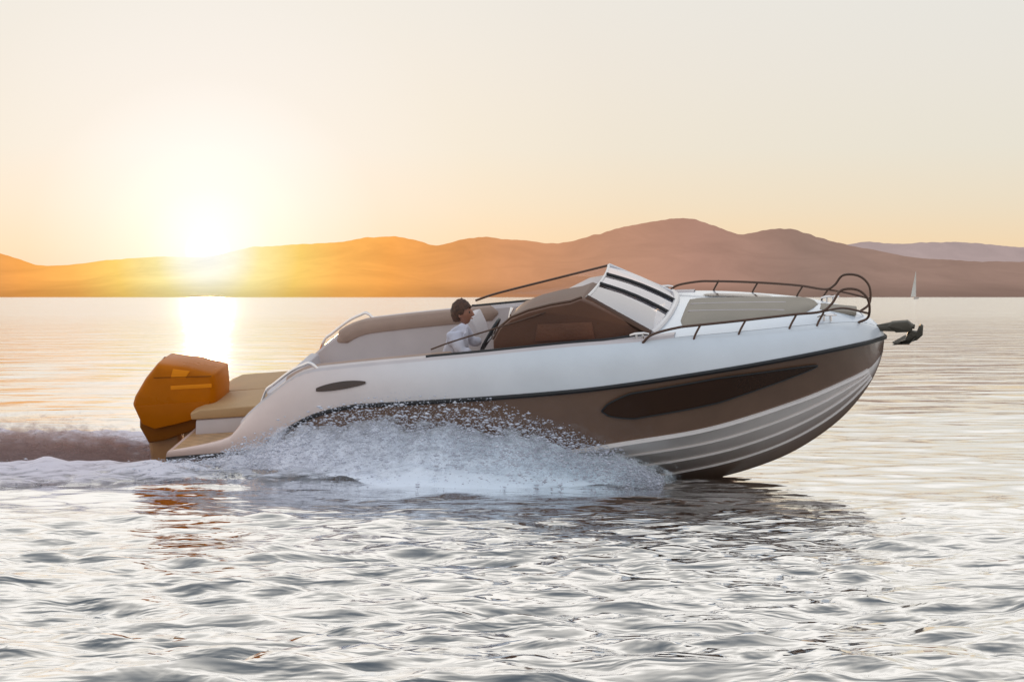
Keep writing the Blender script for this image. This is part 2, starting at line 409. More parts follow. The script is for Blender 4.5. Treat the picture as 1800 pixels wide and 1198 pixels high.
# ------------------------------------------------------------------ windscreen
Af = P(1070, 466, .74); Ba = P(836, 528, 1.03); Bf = P(1191, 521, .84)
zw_base = lambda x, y: cD.at(x).z + .014 + .06*(1 - (y/abs(cD.at(x).y))**2)
An = mir(Af); xbf = Bf.x
print('windscreen', Af, Ba, Bf, 'xB', xB)
def top_pt(f):   # f -1..1 across (starboard to port)
    y = f*abs(Af.y); return Vector((Af.x + .05*(1 - f*f), y, Af.z + .015*(1 - f*f)))
def base_pt(f):
    y = f*.88; x = xbf + .05*(1 - f*f) - .06*abs(f)**3 ; return Vector((x, y, zw_base(x, y) + .01))
ws = MB(); n = 28
g0 = ws.grid([[base_pt(-1 + 2*i/n).lerp(top_pt(-1 + 2*i/n), j/6) + Vector((.015*math.sin(math.pi*j/6), 0, .02*math.sin(math.pi*j/6))) for j in range(7)] for i in range(n + 1)]).build('windscreen', M['glass'], boat)
MB().tube([top_pt(-1 + 2*i/n) for i in range(n + 1)], .014, 8).build('top_frame', M['palef'], g0)
MB().tube([base_pt(-1 + 2*i/n) + Vector((.012, 0, 0)) for i in range(n + 1)], .030, 8).build('base_frame', M['palef'], g0)
for f in (.28, -.30):
    MB().tube([base_pt(f).lerp(top_pt(f), j/6) + Vector((.015*math.sin(math.pi*j/6) + .008, 0, .02*math.sin(math.pi*j/6) + .008)) for j in range(7)], .017, 8).build('mullion', M['black'], g0)
for s in (-1, 1):
    MB().tube([base_pt(s).lerp(top_pt(s), j/6) for j in range(7)], .022 if s > 0 else .034, 8).build('corner_post', M['palef' if s > 0 else 'frame'], g0)
for s in (1, -1):
    # side wing: from the top corner sweeping aft down to the coaming
    tp = catmull([Vector((Af.x, Af.y*s, Af.z)), Vector((Af.x*.62 + Ba.x*.38, (Af.y*.62 + Ba.y*.38)*s + .05*s, Af.z*.62 + Ba.z*.38 + .0)), Vector((Ba.x + .25, (Ba.y - .02)*s, Ba.z + .065)), Vector((Ba.x, Ba.y*s, Ba.z))], 8)
    bp = []
    for i, p in enumerate(tp):
        f = i/(len(tp)-1); x = base_pt(1).x + (Ba.x - base_pt(1).x)*f
        d = cD.at(x); yb = abs(base_pt(1).y) + (abs(d.y) - .05 - abs(base_pt(1).y))*min(1, f*5)
        bp.append(Vector((x, yb*s, d.z + .036)))
    wg = MB().grid([[b.lerp(t, j/4) for j in range(5)] for b, t in zip(bp, tp)]).build('side_glass', M['sideglass'], g0)
    MB().tube(tp, .012 if s > 0 else .008, 8).build('glass_frame', M['frame'], wg)
    MB().tube([p + Vector((0, -.012*s, 0)) for p in bp] + [Vector((bp[-1].x - .05, bp[-1].y, bp[-1].z))], .018, 8).build('glass_seal', M['black'], wg)

# ------------------------------------------------------------------ helm console, seats, wheel
yc = -.78
con = [P(868, 596, yc), P(880, 574, yc), P(900, 557, yc), P(930, 545, yc), P(970, 535, yc), P(1005, 529, yc), P(1024, 522, yc)]
prof = [(p.x, p.z) for p in con]
xce = prof[-1][0]
prof += [(xce + .10, prof[-1][1] - .05), (xbf - .05, base_pt(.4).z - .03), (xbf - .05, zfl), (prof[0][0] + .10, zfl), (prof[0][0] - .01, prof[0][1] - .12)]
mbc = MB().prism(prof, -.86, -.08, .03, .07)
console = mbc.build('helm_console', M['console'], boat, bevel=.008)
MB().tube([Vector((p[0], -.80, p[1] + .004)) for p in prof[:7]], .014, 8).build('console_trim', M['frame'], console)
prof2 = [(prof[2][0] + .25, zfl), (prof[2][0] + .22, prof[2][1] - .12), (prof[4][0] + .1, prof[4][1] - .10), (xce, prof[5][1] - .10), (xbf - .05, base_pt(.4).z - .04), (xbf - .05, zfl)]
MB().prism(prof2, .12, .88, .03, .07).build('cabin_console', M['liner'], boat, bevel=.01)
MB().grid([[Vector((xce + .02 + (xbf - xce)*i/8, y, min(base_pt(y/.9).z - .03, prof[6][1] - .02 - (prof[6][1] - base_pt(.4).z + .03)*i/8))) for y in np.linspace(-.84, .84, 9)] for i in range(9)]).build('dashboard', M['console'], boat)
sp_ = [P(a, b, -.87) for a, b in ((945, 570), (1040, 566), (1046, 596), (940, 600))]
MB().prism([(p.x, p.z) for p in sp_], -.874, -.862).build('console_panel', M['leather'], console, bevel=.004)
# instrument cowling and throttle on the console
ic = P(925, 545, -.42)
MB().prism([(ic.x - .02, ic.z - .05), (ic.x + .13, ic.z - .02), (ic.x + .11, ic.z + .045), (ic.x + .04, ic.z + .05)], -.62, -.2, .1, .03).build('instrument_pod', M['black'], console, bevel=.01)
wc = P(862, 588, -.42); ax = Vector((-.82, 0, .57)).normalized()
mbw = MB(); ring = []
e1 = Vector((0, 1, 0)); e2 = ax.cross(e1)
for k in range(33):
    a = 2*math.pi*k/32; ring.append(wc + (e1*math.cos(a) + e2*math.sin(a))*.17)
mbw.tube(ring, .016, 8, cap=False)
wheel = mbw.build('steering_wheel', M['black'], console)
sp = MB()
for a in (0.5, 2.6, 4.71):
    sp.tube([wc - ax*.03, wc + (e1*math.cos(a) + e2*math.sin(a))*.165], .010, 6)
sp.tube([wc - ax*.16, wc - ax*.02], .03, 10).build('wheel_spokes', M['steel'], wheel)
th = P(893, 565, -.75)
MB().tube([th + Vector((0, 0, -.04)), th + Vector((.03, 0, .08)), th + Vector((.05, .03, .12))], [.014, .011, .02], 8).build('throttle_lever', M['bright'], console)
def helm_seat(x, y, m, h=.0):
    z = zfl
    b = MB().prism([(x - .24, z + .38), (x + .26, z + .38), (x + .29, z + .44), (x + .26, z + .51), (x - .16, z + .52), (x - .24, z + .48)], y - .24, y + .24, .05, .06)
    st = b.build('helm_seat', m, boat, bevel=.015)
    MB().prism([(x - .28, z + .45), (x - .17, z + .47), (x - .20, z + .80 + h), (x - .25, z + .95 + h), (x - .32, z + .94 + h), (x - .34, z + .75)], y - .23, y + .23, .06, .07).build('backrest', m, st, bevel=.015)
    MB().tube([(x, y, z), (x, y, z + .39)], .05, 12).build('pedestal', M['bright'], st)
    return st
pxs = P(800, 600, -.42).x
helm_seat(pxs - .02, -.42, M['cream'], -.30)
cs = P(862, 575, .42)
helm_seat(cs.x + .12, .42, M['cream'], .12)

# ------------------------------------------------------------------ rails
def rail(s):
    y = lambda x, k=-.01: (min(cD.at(x).y, -.30) + k)*s
    D = lambda x, h, k=-.01: Vector((x, y(x, k), cD.at(x).z + h))
    xa = P(1130, 607, -1.05).x; xb_ = P(1180, 590, -1.0).x
    xe = P(1445, 566, -.5).x
    xr = [xb_ + (xe - xb_)*i/6 for i in range(7)]
    pts = [D(xa, .0), D(xa + .10, .07), D(xb_ + .06, .105)] + [D(x, .11 + .004*i) for i, x in enumerate(xr[1:])]
    pts += [D(xe + .10, .20), D(xe + .19, .32), D(xe + .34, .35), D(xe + .43, .29, 0), D(xe + .42, .12, .02), Vector((xe + .32, y(xe + .32, .08), cD.at(xe + .32).z + .01))]
    rr = MB().tube(catmull(pts, 8), .012, 8).build('bow_rail', M['frame'], boat)
    for x in (xr[1] + .05, xr[3], xr[5], xe + .02):
        MB().tube(catmull([D(x - .09, -.12, -.045), D(x - .07, .0, -.03), D(x, .12, -.01)], 6), .010, 8).build('stanchion', M['frame'], rr)
    MB().tube(catmull([D(xe + .02, .13), D(xe + .20, .15), D(xe + .42, .16)], 6), .010, 8).build('lower_rail', M['frame'], rr)
for s in (1, -1): rail(s)
# quarter grab rails at the aft ends of the coamings
for s in (1, -1):
    xg0, xg1 = P(455, 715, -1.07).x, P(560, 655, -1.09).x
    pts = [Vector((x, (cD.at(x).y + .05)*s, cD.at(x).z + (.09 if 0 < i < 8 else .0))) for i, x in enumerate([xg0 + (xg1-xg0)*k/8 for k in range(9)])]
    MB().tube(catmull(pts, 4), .016, 8).build('grab_rail', M['bright'], deckm)

# bow roller
br0 = P(1535, 578, 0); br1 = P(1572, 577, 0)
MB().prism([(br0.x - .22, br0.z + .015), (br1.x, br1.z - .02), (br1.x + .02, br1.z + .01), (br1.x, br1.z + .03), (br0.x - .22, br0.z + .05)], -.045, .045).build('bow_roller', M['anchor'], boat, bevel=.006)

# ------------------------------------------------------------------ outboard motor
def prp(lst, y=0.0): return [(P(a, b, y).x, P(a, b, y).z) for a, b in lst]
pc = prp([(290, 628), (342, 634), (390, 647), (393, 680), (392, 712), (372, 722), (330, 734), (285, 744), (262, 735), (246, 700), (250, 686), (268, 655)])
cx_, cz_ = sum(p[0] for p in pc)/12, sum(p[1] for p in pc)/12
mb = MB(); rows = []
for y, k in ((-.27, .22), (-.262, .10), (-.235, .03), (-.18, 0), (0, -.012), (.18, 0), (.235, .03), (.262, .10), (.27, .22)):
    rows.append([(cx_ + (p[0]-cx_)*(1-k), y, cz_ + (p[1]-cz_)*(1-k)) for p in pc])
b0 = 0; mb.grid(rows, True); mb.f.append(tuple(range(11, -1, -1))); e = 12*8; mb.f.append(tuple(range(e, e + 12)))
motor = empty('outboard_motor', (0, 0, 0)); motor.parent = boat
tag(motor, 'angular outboard motor tinted orange by painted sun flare')
cw = mb.build('cowl', M['cowl'], motor, bevel=.016, angle=25)
for s in (-1,):
    q = prp([(300, 678), (372, 674), (372, 681), (300, 685)], -.27)
    cc = (sum(a[0] for a in q)/4, sum(a[1] for a in q)/4)
    MB().prism(q, s*.270 - .004, s*.270 + .004).build('cowl_band', M['cowlband'], motor, bevel=.004)
    q = prp([(304, 648), (334, 652), (326, 664), (300, 664)], -.27)
    MB().prism(q, s*.270 - .004, s*.270 + .004).build('air_intake', M['cowlband'], motor, bevel=.004)
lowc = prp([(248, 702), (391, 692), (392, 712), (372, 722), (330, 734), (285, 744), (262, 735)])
for s in (-1, 1): MB().prism([(cx_ + (a - cx_)*.90, cz_ + (b_ - cz_)*.93) for a, b_ in lowc], s*.272 - .005, s*.272 + .005).build('cowl_shade_plate', M['cowlshade'], motor, bevel=.004)  # thin darker plates paint shade onto the lower half of the cowl
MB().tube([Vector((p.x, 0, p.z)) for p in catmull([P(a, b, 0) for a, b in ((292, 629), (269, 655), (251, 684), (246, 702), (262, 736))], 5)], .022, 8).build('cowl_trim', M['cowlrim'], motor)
for py_ in (664,):
    q = [P(px_, py_ + (px_ - 260)*-.03, -.272) for px_ in range(268, 384, 10)]
    MB().tube([Vector((cx_ + (a.x - cx_)*.92, a.y, a.z)) for a in q], .0045, 6).build('cowl_seam', M['cowlrim'], cw)
ap = prp([(256, 722), (285, 742), (330, 732), (385, 716), (388, 728), (345, 750), (300, 765), (272, 770), (256, 742)])
MB().prism(ap, -.21, .21, .12, .05).build('apron', M['cowlrim'], motor, bevel=.01)
lg = prp([(262, 752), (318, 752), (326, 800), (335, 850), (290, 880), (268, 800)])
MB().prism(lg, -.09, .09, .3, .04).build('midsection', M['leg'], motor, bevel=.01)
g = P(300, 915, 0)
MB().tube([g + Vector((-.30, 0, 0)), g + Vector((-.2, 0, 0)), g + Vector((0, 0, 0)), g + Vector((.2, 0, .0)), g + Vector((.3, 0, 0))], [.03, .055, .065, .05, .008], 12).build('gearcase', M['leg'], motor)
MB().prism([(g.x - .22, g.z + .04), (g.x + .16, g.z + .04), (g.x + .14, g.z + .35), (g.x - .14, g.z + .35)], -.03, .03).build('lower_leg', M['leg'], motor)
MB().prism([(g.x - .10, g.z - .02), (g.x + .12, g.z - .02), (g.x + .02, g.z - .24), (g.x - .06, g.z - .24)], -.008, .008).build('skeg', M['leg'], motor)
prop = MB()
for k in range(3):
    a = 2*math.pi*k/3; d1 = Vector((0, math.cos(a), math.sin(a))); d2 = Vector((0, -math.sin(a), math.cos(a)))
    hub = g + Vector((-.33, 0, 0))
    prop.grid([[hub + d1*r + d2*w*v + Vector((w*v*.8, 0, 0)) for v in (-1, -.3, .4, 1)] for r, w in ((.03, .02), (.08, .06), (.14, .075), (.18, .03))])
prop.build('propeller', M['steel'], motor)
mk = P(405, 718, 0)
MB().tube(catmull([P(380, 716, 0), P(405, 716, 0), P(421, 722, 0)], 6), .02, 8).build('steering_arm', M['cowlrim'], motor)
MB().prism(prp([(330, 745), (400, 730), (410, 770), (350, 800), (335, 790)]), -.16, .16, .05, .03).build('mounting_bracket', M['leg'], motor, bevel=.01)

# ------------------------------------------------------------------ anchor hanging at the bow roller
anc = empty('anchor', BT, (HEEL, -PITCH, YAW))
tag(anc, 'dark iron anchor stowed on the roller at the tip of the bow', 'anchor')
a0, a1 = P(1540, 573, 0), P(1608, 574, 0)
MB().tube([a0, P(1565, 571, 0), P(1590, 571, 0), a1], [.012, .028, .034, .022], 8).build('shank', M['anchor'], anc)
MB().prism(prp([(1558, 572), (1568, 565), (1596, 563), (1606, 571), (1602, 582), (1575, 583)]), -.05, .05, .2, .02).build('anchor_stock', M['anchor'], anc, bevel=.006)
cr = P(1612, 585, 0)
fl = MB()
fl.prism(prp([(1600, 580), (1613, 582), (1618, 569), (1623, 572), (1622, 588), (1612, 597), (1598, 601), (1570, 606), (1590, 596)]), -.03, .03, .15, .012)
for s in (-1, 1):
    pr = prp([(1612, 590), (1600, 600), (1570, 605), (1594, 594)])
    fl.grid([[Vector((p[0], s*.02, p[1])), Vector((p[0] - .01, s*w, p[1] + .01))] for p, w in zip(pr, (.05, .15, .05, .10))])
fl.build('fluke', M['anchor'], anc)
MB().tube([P(1595, 585, 0), P(1612, 592, 0), P(1619, 580, 0)], .018, 8).build('crown', M['anchor'], anc)

# ------------------------------------------------------------------ PERSON at the helm
def skin_obj(chains, name, sub=2):
    me = bpy.data.meshes.new(name); vs = []; es = []; rad = []; idx = {}
    def vid(p, r):
        k = tuple(round(c, 4) for c in p)
        if k in idx: return idx[k]
        idx[k] = len(vs); vs.append(k); rad.append(r); return idx[k]
    for ch in chains:
        ids = [vid(p, r) for p, r in ch]; es += [(a, b) for a, b in zip(ids, ids[1:])]
    me.from_pydata(vs, es, []); o = bpy.data.objects.new(name, me); col.objects.link(o)
    md = o.modifiers.new('skin', 'SKIN'); md.use_smooth_shade = True
    for i, v in enumerate(me.skin_vertices[0].data):
        r = rad[i]; v.radius = (r, r) if not isinstance(r, tuple) else r
    me.skin_vertices[0].data[0].use_root = True
    s = o.modifiers.new('sub', 'SUBSURF'); s.levels = sub; s.render_levels = sub
    dg = bpy.context.evaluated_depsgraph_get(); ev = o.evaluated_get(dg)
    out = bpy.data.meshes.new_from_object(ev)
    bpy.data.objects.remove(o); return out
def join(meshes, name, m, parent, vox=0.0):
    bm = bmesh.new()
    for me in meshes: bm.from_mesh(me)
    bmesh.ops.remove_doubles(bm, verts=bm.verts, dist=1e-5)
    me = bpy.data.meshes.new(name); bm.to_mesh(me); bm.free(); me.materials.clear(); me.materials.append(m)
    o = bpy.data.objects.new(name, me); col.objects.link(o)
    if vox:
        md = o.modifiers.new('r', 'REMESH'); md.mode = 'VOXEL'; md.voxel_size = vox
        sm = o.modifiers.new('s', 'SMOOTH'); sm.iterations = 2
        dg = bpy.context.evaluated_depsgraph_get(); nm = bpy.data.meshes.new_from_object(o.evaluated_get(dg))
        bm = bmesh.new(); bm.from_mesh(nm); left = set(bm.verts); isl = []
        while left:
            st = [left.pop()]; comp = []
            while st:
                v = st.pop(); comp.append(v)
                for e_ in v.link_edges:
                    u = e_.other_vert(v)
                    if u in left: left.remove(u); st.append(u)
            isl.append(comp)
        isl.sort(key=len); print(name, 'islands', [len(c) for c in isl[-8:]])
        for c in isl[:-1]: bmesh.ops.delete(bm, geom=c, context='VERTS')
        bm.to_mesh(nm); bm.free()
        o.modifiers.clear(); o.data = nm; nm.materials.clear(); nm.materials.append(m)
    o.data.polygons.foreach_set('use_smooth', [True]*len(o.data.polygons))
    o.parent = parent; return o
HS = P(812, 549, -.42)          # head centre, boat coordinates
# person frame: origin at the pelvis, x forward, y left, z up
pelz = zfl + .62
lean = HS.x - (pxs - .04)
per = empty('person', BT + BR @ Vector((pxs - .04, -.42, pelz)), (HEEL, -PITCH, YAW))
tag(per, 'driver with brown hair and white shirt seated behind the windscreen', 'person')
H = Vector((HS.x - (pxs - .04), 0, HS.z - pelz))     # head centre in person frame
print('head over pelvis', H)
wl = wc - Vector((pxs - .04, -.42, pelz))            # wheel centre in person frame
nk = H + Vector((-.035, 0, -.15)); ch = Vector((nk.x*.62, 0, nk.z*.72)); ws_ = Vector((nk.x*.2, 0, nk.z*.34))
sh = {s: Vector((nk.x*.85 - .01, s*.175, nk.z - .055)) for s in (-1, 1)}
hd = {}
for s in (-1, 1): hd[s] = wl + e1*(.16*s) + e2*.05 + ax*.02
el = {s: (sh[s] + hd[s])*.5 + Vector((-.05, s*.07, -.13)) for s in (-1, 1)}
body = [[((0, 0, 0), (.14, .15)), (tuple(ws_), (.115, .135)), (tuple(ch), (.12, .155)), (tuple(nk + Vector((-.005, 0, -.03))), .062), (tuple(nk + Vector((.01, 0, .05))), .052), (tuple(H), .06)]]
for s in (-1, 1):
    wr = hd[s] + (el[s] - hd[s]).normalized()*.09
    body.append([(tuple(ch), .1), (tuple(sh[s]), .062), (tuple((sh[s]+el[s])/2), .050), (tuple(el[s]), .043), (tuple((el[s]*.6+wr*.4)), .040), (tuple(wr), .027), (tuple(hd[s].lerp(wr, .35)), .030)])
    body.append([((0, 0, 0), .1), ((.05, s*.10, -.02), .095), ((.24, s*.12, 0.0), .08), ((.42, s*.13, 0.0), .060), ((.46, s*.13, -.20), .056), ((.42, s*.13, -.42), .040), ((.42, s*.13, -.52), .038), ((.50, s*.14, -.56), .038), ((.60, s*.15, -.575), .028)])
skel = skin_obj(body, 'b')
parts = [skel]
for s in (-1, 1):     # five fingers closed round the rim
    wr = hd[s] + (el[s] - hd[s]).normalized()*.09; pal = hd[s].lerp(wr, .35); fw = (hd[s] - wr).normalized(); tan = (-e1*math.sin(.3)*s + e2).normalized()
    nrm = fw.cross(tan).normalized()*s
    for k, L in enumerate((.95, 1.05, 1.0, .82)):
        b0_ = pal - fw*.012 + tan*(.024 - .017*k); p1 = b0_ + fw*.034*L + ax*.014; p2 = p1 + fw*.018*L - ax*.022; p3 = p2 - fw*.016*L - ax*.012
        parts.append(skin_obj([[(tuple(b0_), .0095), (tuple(p1), .009), (tuple(p2), .0085), (tuple(p3), .0075)]], 'f', 1))
    b0_ = pal + tan*.028; parts.append(skin_obj([[(tuple(b0_), .012), (tuple(b0_ + tan*.024 + fw*.014), .0105), (tuple(b0_ + tan*.030 + fw*.036 - ax*.01), .009)]], 'f', 1))
def mk(mb): me = bpy.data.meshes.new('t'); me.from_pydata(mb.v, [], mb.f); return me
# head
hm = MB(); rows = []
for i in range(25):
    th_ = math.pi*i/24; row = []
    for j in range(32):
        ph = 2*math.pi*j/32; x = math.sin(th_)*math.cos(ph); y = math.sin(th_)*math.sin(ph); z = math.cos(th_)
        X = x*.094; Y = y*.074; Z = z*.118
        if z < -.1:                      # jaw narrows, chin forward
            k = (-.1 - z)/.9; Y *= 1 - .38*k; X = X*(1 - .28*k) + .028*k
        if x > .75 and -.25 < z < .25 and abs(y) > .22 and abs(y) < .55: X -= .008*(1 - abs(z - .02)*4 if abs(z-.02) < .25 else 0)   # eye sockets
        if x < -.3: X -= .006*(1 - z*z)
        row.append((H.x + X, H.y + Y, H.z + Z))
    rows.append(row)
hm.grid(rows, True); parts.append(mk(hm))
nz = MB(); nz.tube([H + Vector((.090, 0, .022)), H + Vector((.102, 0, -.008)), H + Vector((.113, 0, -.030)), H + Vector((.094, 0, -.040))], [.008, .011, .014, .010], 8); parts.append(mk(nz))
for s in (-1, 1): parts.append(mk(MB().ball(H + Vector((-.008, s*.074, -.008)), (.019, .009, .030))))
lp = MB(); lp.tube([H + Vector((.086, -.026, -.066)), H + Vector((.097, 0, -.064)), H + Vector((.086, .026, -.066))], [.004, .008, .004], 8); parts.append(mk(lp))
bodyo = join(parts, 'body', M['skin'], per, .006)
for s in (-1, 1): MB().ball(H + Vector((.079, s*.030, .004)), .011).build('eye', M['eye'], bodyo)
# hair cap
hr = MB(); rows = []
for i in range(17):
    th_ = math.pi*.70*i/16; row = []
    for j in range(36):
        ph = 2*math.pi*j/36; x = math.sin(th_)*math.cos(ph); y = math.sin(th_)*math.sin(ph); z = math.cos(th_)
        lim = .34 if x > .35 else (-.05 if x > -.1 else -.62)
        z2 = max(z, lim + .06*math.sin(9*ph)); nn = 1.10 + .10*noise.noise(Vector((x*4, y*4, z2*4))) + .05*noise.noise(Vector((x*11, y*11, z2*7)))
        row.append((H.x + x*.096*nn - .004, H.y + y*.077*nn, H.z + z2*.124*nn))
    rows.append(row)
hr.grid(rows, True).build('hair', M['hair'], per)
# shirt and trousers: sleeves and torso a little outside the body
sc_ = [[((0, 0, -.02), (.155, .165)), (tuple(ws_), (.14, .155)), (tuple(ch), (.14, .175)), (tuple(nk + Vector((-.01, 0, -.045))), .075)]]
for s in (-1, 1):
    wr = hd[s] + (el[s] - hd[s]).normalized()*.13
    sc_.append([(tuple(ch), .1), (tuple(sh[s]), .080), (tuple((sh[s]+el[s])/2), .066), (tuple(el[s]), .058), (tuple((el[s]*.5+wr*.5)), .050), (tuple(wr), .042)])
sm = skin_obj(sc_, 's')
sho = join([sm], 'shirt', M['shirt'], per, .012)
dm = bpy.data.textures.new('folds', 'CLOUDS'); dm.noise_scale = .07
dd = sho.modifiers.new('folds', 'DISPLACE'); dd.texture = dm; dd.strength = .018; dd.mid_level = .5
tc_ = [[((0, 0, -.03), (.15, .16)), ((0.02, 0, .03), (.145, .155))]]
for s in (-1, 1):
    tc_.append([((0, 0, -.03), .12), ((.05, s*.10, -.03), .112), ((.24, s*.12, -.01), .098), ((.42, s*.13, -.01), .078), ((.46, s*.13, -.20), .074), ((.42, s*.13, -.48), .058)])
join([skin_obj(tc_, 't')], 'trousers', M['trousers'], per, .012)

# ------------------------------------------------------------------ WATER
YG = np.concatenate([np.linspace(-40, 2, 22)[:-1], np.arange(2, 7.5, .09), np.arange(7.5, 16, .045), np.arange(16, 30, .06), 30*np.exp(np.linspace(0, math.log(9000/30), 230))[0:]])
xh_ = np.arange(0, 8, .055); xg = 8*np.exp(np.linspace(0, math.log(6000/8), 90)); XG = np.concatenate([xh_, xg]); XG = np.concatenate([-XG[:0:-1], XG])
def wavefield(X, Y):
    Z = np.zeros_like(X); r2 = np.random.default_rng(5)
    dist = np.maximum(Y, 1)
    for k in range(120):
        lam = 0.21*(3.2/0.21)**(r2.random()**1.8); th = r2.normal(R(84), R(30)); ph = r2.random()*6.283
        kx, ky = math.cos(th)*2*math.pi/lam, math.sin(th)*2*math.pi/lam
        st = .036 if lam < .8 else .014
        amp = st*lam/(2*math.pi)
        fade = np.clip((lam*110/ dist - 1.0)/2, 0, 1)*(np.abs(X) < 60)
        wob = .8*np.sin(X*.31/lam**.5 + k) + .8*np.sin(Y*.23/lam**.5 + 2*k)
        s_ = np.sin(kx*X + ky*Y + ph + wob)
        Z += amp*fade*(s_ + .35*s_*s_)
    return Z*(.36 + .74*np.clip((17.6 - Y)/4.0, 0, 1))
fwd = BR @ Vector((1, 0, 0)); ux, uy = fwd.x, fwd.y
nrm_ = math.hypot(ux, uy); ux /= nrm_; uy /= nrm_
def sv(X, Y):  # boat track coordinates on the water: s ahead, v to port
    return X*ux + (Y - 20)*uy, -X*uy + (Y - 20)*ux
def wake(X, Y):
    s, v = sv(X, Y)
    aft = np.clip((1.6 - s)/1.2, 0, 1); aft = aft*aft*(3-2*aft)
    d = 1.25 + np.clip(1.4 - s, 0, 30)*.14
    side = np.abs(v)
    h = .17*aft*np.exp(-((side - d)/.34)**2)*np.exp(-np.clip(-s - 3, 0, 99)/9)
    beh = np.clip((-2.9 - s)/1.0, 0, 1)
    h += -.14*np.exp(-(v/1.1)**2)*np.clip((1.2 - s)/2, 0, 1)*np.exp(-np.clip(-s - 4, 0, 99)/1.6)
    return h
X, Y = np.meshgrid(XG, YG)
Z = wavefield(X, Y)
wk = wake(X, Y); s_, v_ = sv(X, Y)
# short disturbed wavelets by the boat
wm = np.exp(-((np.abs(v_ + 2.0))/1.8)**2)*np.clip((3.5 - s_)/3, 0, 1)*(np.abs(X) < 14)
Z = Z*(1 + .5*wm) + wk
verts = np.stack([X, Y, Z], -1).reshape(-1, 3)
ny, nx = X.shape
ii = (np.arange(ny-1)[:, None]*nx + np.arange(nx-1)[None]).reshape(-1)
faces = np.stack([ii, ii+1, ii+nx+1, ii+nx], -1)
def npmesh(name, verts, faces, m):
    me = bpy.data.meshes.new(name); nf, k = faces.shape
    me.vertices.add(len(verts)); me.vertices.foreach_set('co', verts.astype(np.float32).ravel())
    me.loops.add(nf*k); me.loops.foreach_set('vertex_index', faces.astype(np.int32).ravel())
    me.polygons.add(nf); me.polygons.foreach_set('loop_start', np.arange(0, nf*k, k, dtype=np.int32))
    me.polygons.foreach_set('use_smooth', np.ones(nf, bool)); me.update(calc_edges=True); me.materials.append(m)
    o = bpy.data.objects.new(name, me); col.objects.link(o); return o

m, nt, out = mat('lake water')
L = nt.links.new
geo = nd(nt, 'ShaderNodeNewGeometry')
cd = nd(nt, 'ShaderNodeVectorMath', operation='LENGTH'); L(geo.outputs['Position'], cd.inputs[0])
def bumpnoise(scale, sx, sy, strength, dist, prev=None, detail=4, far=None):
    mp = nd(nt, 'ShaderNodeMapping'); mp.inputs['Scale'].default_value = (sx, sy, 1); L(geo.outputs['Position'], mp.inputs[0])
    n = nd(nt, 'ShaderNodeTexNoise'); n.inputs['Scale'].default_value = scale; n.inputs['Detail'].default_value = detail; n.inputs['Distortion'].default_value = .4
    L(mp.outputs[0], n.inputs[0])
    b = nd(nt, 'ShaderNodeBump'); b.inputs['Strength'].default_value = strength; b.inputs['Distance'].default_value = dist
    L(n.outputs['Fac'], b.inputs['Height'])
    if far:
        mr = nd(nt, 'ShaderNodeMapRange'); mr.inputs[1].default_value = far[0]; mr.inputs[2].default_value = far[1]; mr.inputs[3].default_value = far[2]; mr.inputs[4].default_value = far[3]
        L(cd.outputs['Value'], mr.inputs[0]); L(mr.outputs[0], b.inputs['Strength'])
    if prev: L(prev.outputs[0], b.inputs['Normal'])
    return b
b1 = bumpnoise(5.5, .42, 1.0, 1.0, .050, None, 2.5, (14, 18.5, 1.0, .16))
b2 = bumpnoise(.55, .6, 1.0, .8, .30, b1, 3, (15, 40, .0, .70))
b3 = bumpnoise(.06, .5, 1.0, .6, 2.2, b2, 4, (60, 400, .0, .5))
pb = nd(nt, 'ShaderNodeBsdfPrincipled')
pb.inputs['Base Color'].default_value = (.060, .060, .053, 1); pb.inputs['IOR'].default_value = 1.45
rg = nd(nt, 'ShaderNodeMapRange'); rg.inputs[1].default_value = 10; rg.inputs[2].default_value = 200; rg.inputs[3].default_value = .05; rg.inputs[4].default_value = .12
L(cd.outputs['Value'], rg.inputs[0]); L(rg.outputs[0], pb.inputs['Roughness'])
L(b3.outputs[0], pb.inputs['Normal']); pb.inputs['Specular IOR Level'].default_value = .0
gg = nd(nt, 'ShaderNodeBsdfGlossy'); L(rg.outputs[0], gg.inputs['Roughness']); gg.inputs[0].default_value = (1, 1, 1, 1); L(b3.outputs[0], gg.inputs['Normal'])
frn = nd(nt, 'ShaderNodeFresnel'); frn.inputs[0].default_value = 1.36; L(b3.outputs[0], frn.inputs['Normal'])
fm = nd(nt, 'ShaderNodeMapRange'); fm.inputs[1].default_value = .02; fm.inputs[2].default_value = .22; fm.inputs[3].default_value = .07; fm.inputs[4].default_value = .92; L(frn.outputs[0], fm.inputs[0])
wm_ = nd(nt, 'ShaderNodeMixShader'); L(fm.outputs[0], wm_.inputs[0]); L(pb.outputs[0], wm_.inputs[1]); L(gg.outputs[0], wm_.inputs[2]); L(wm_.outputs[0], out.inputs[0])
water = npmesh('water', verts, faces, m); tag(water, kind='structure')

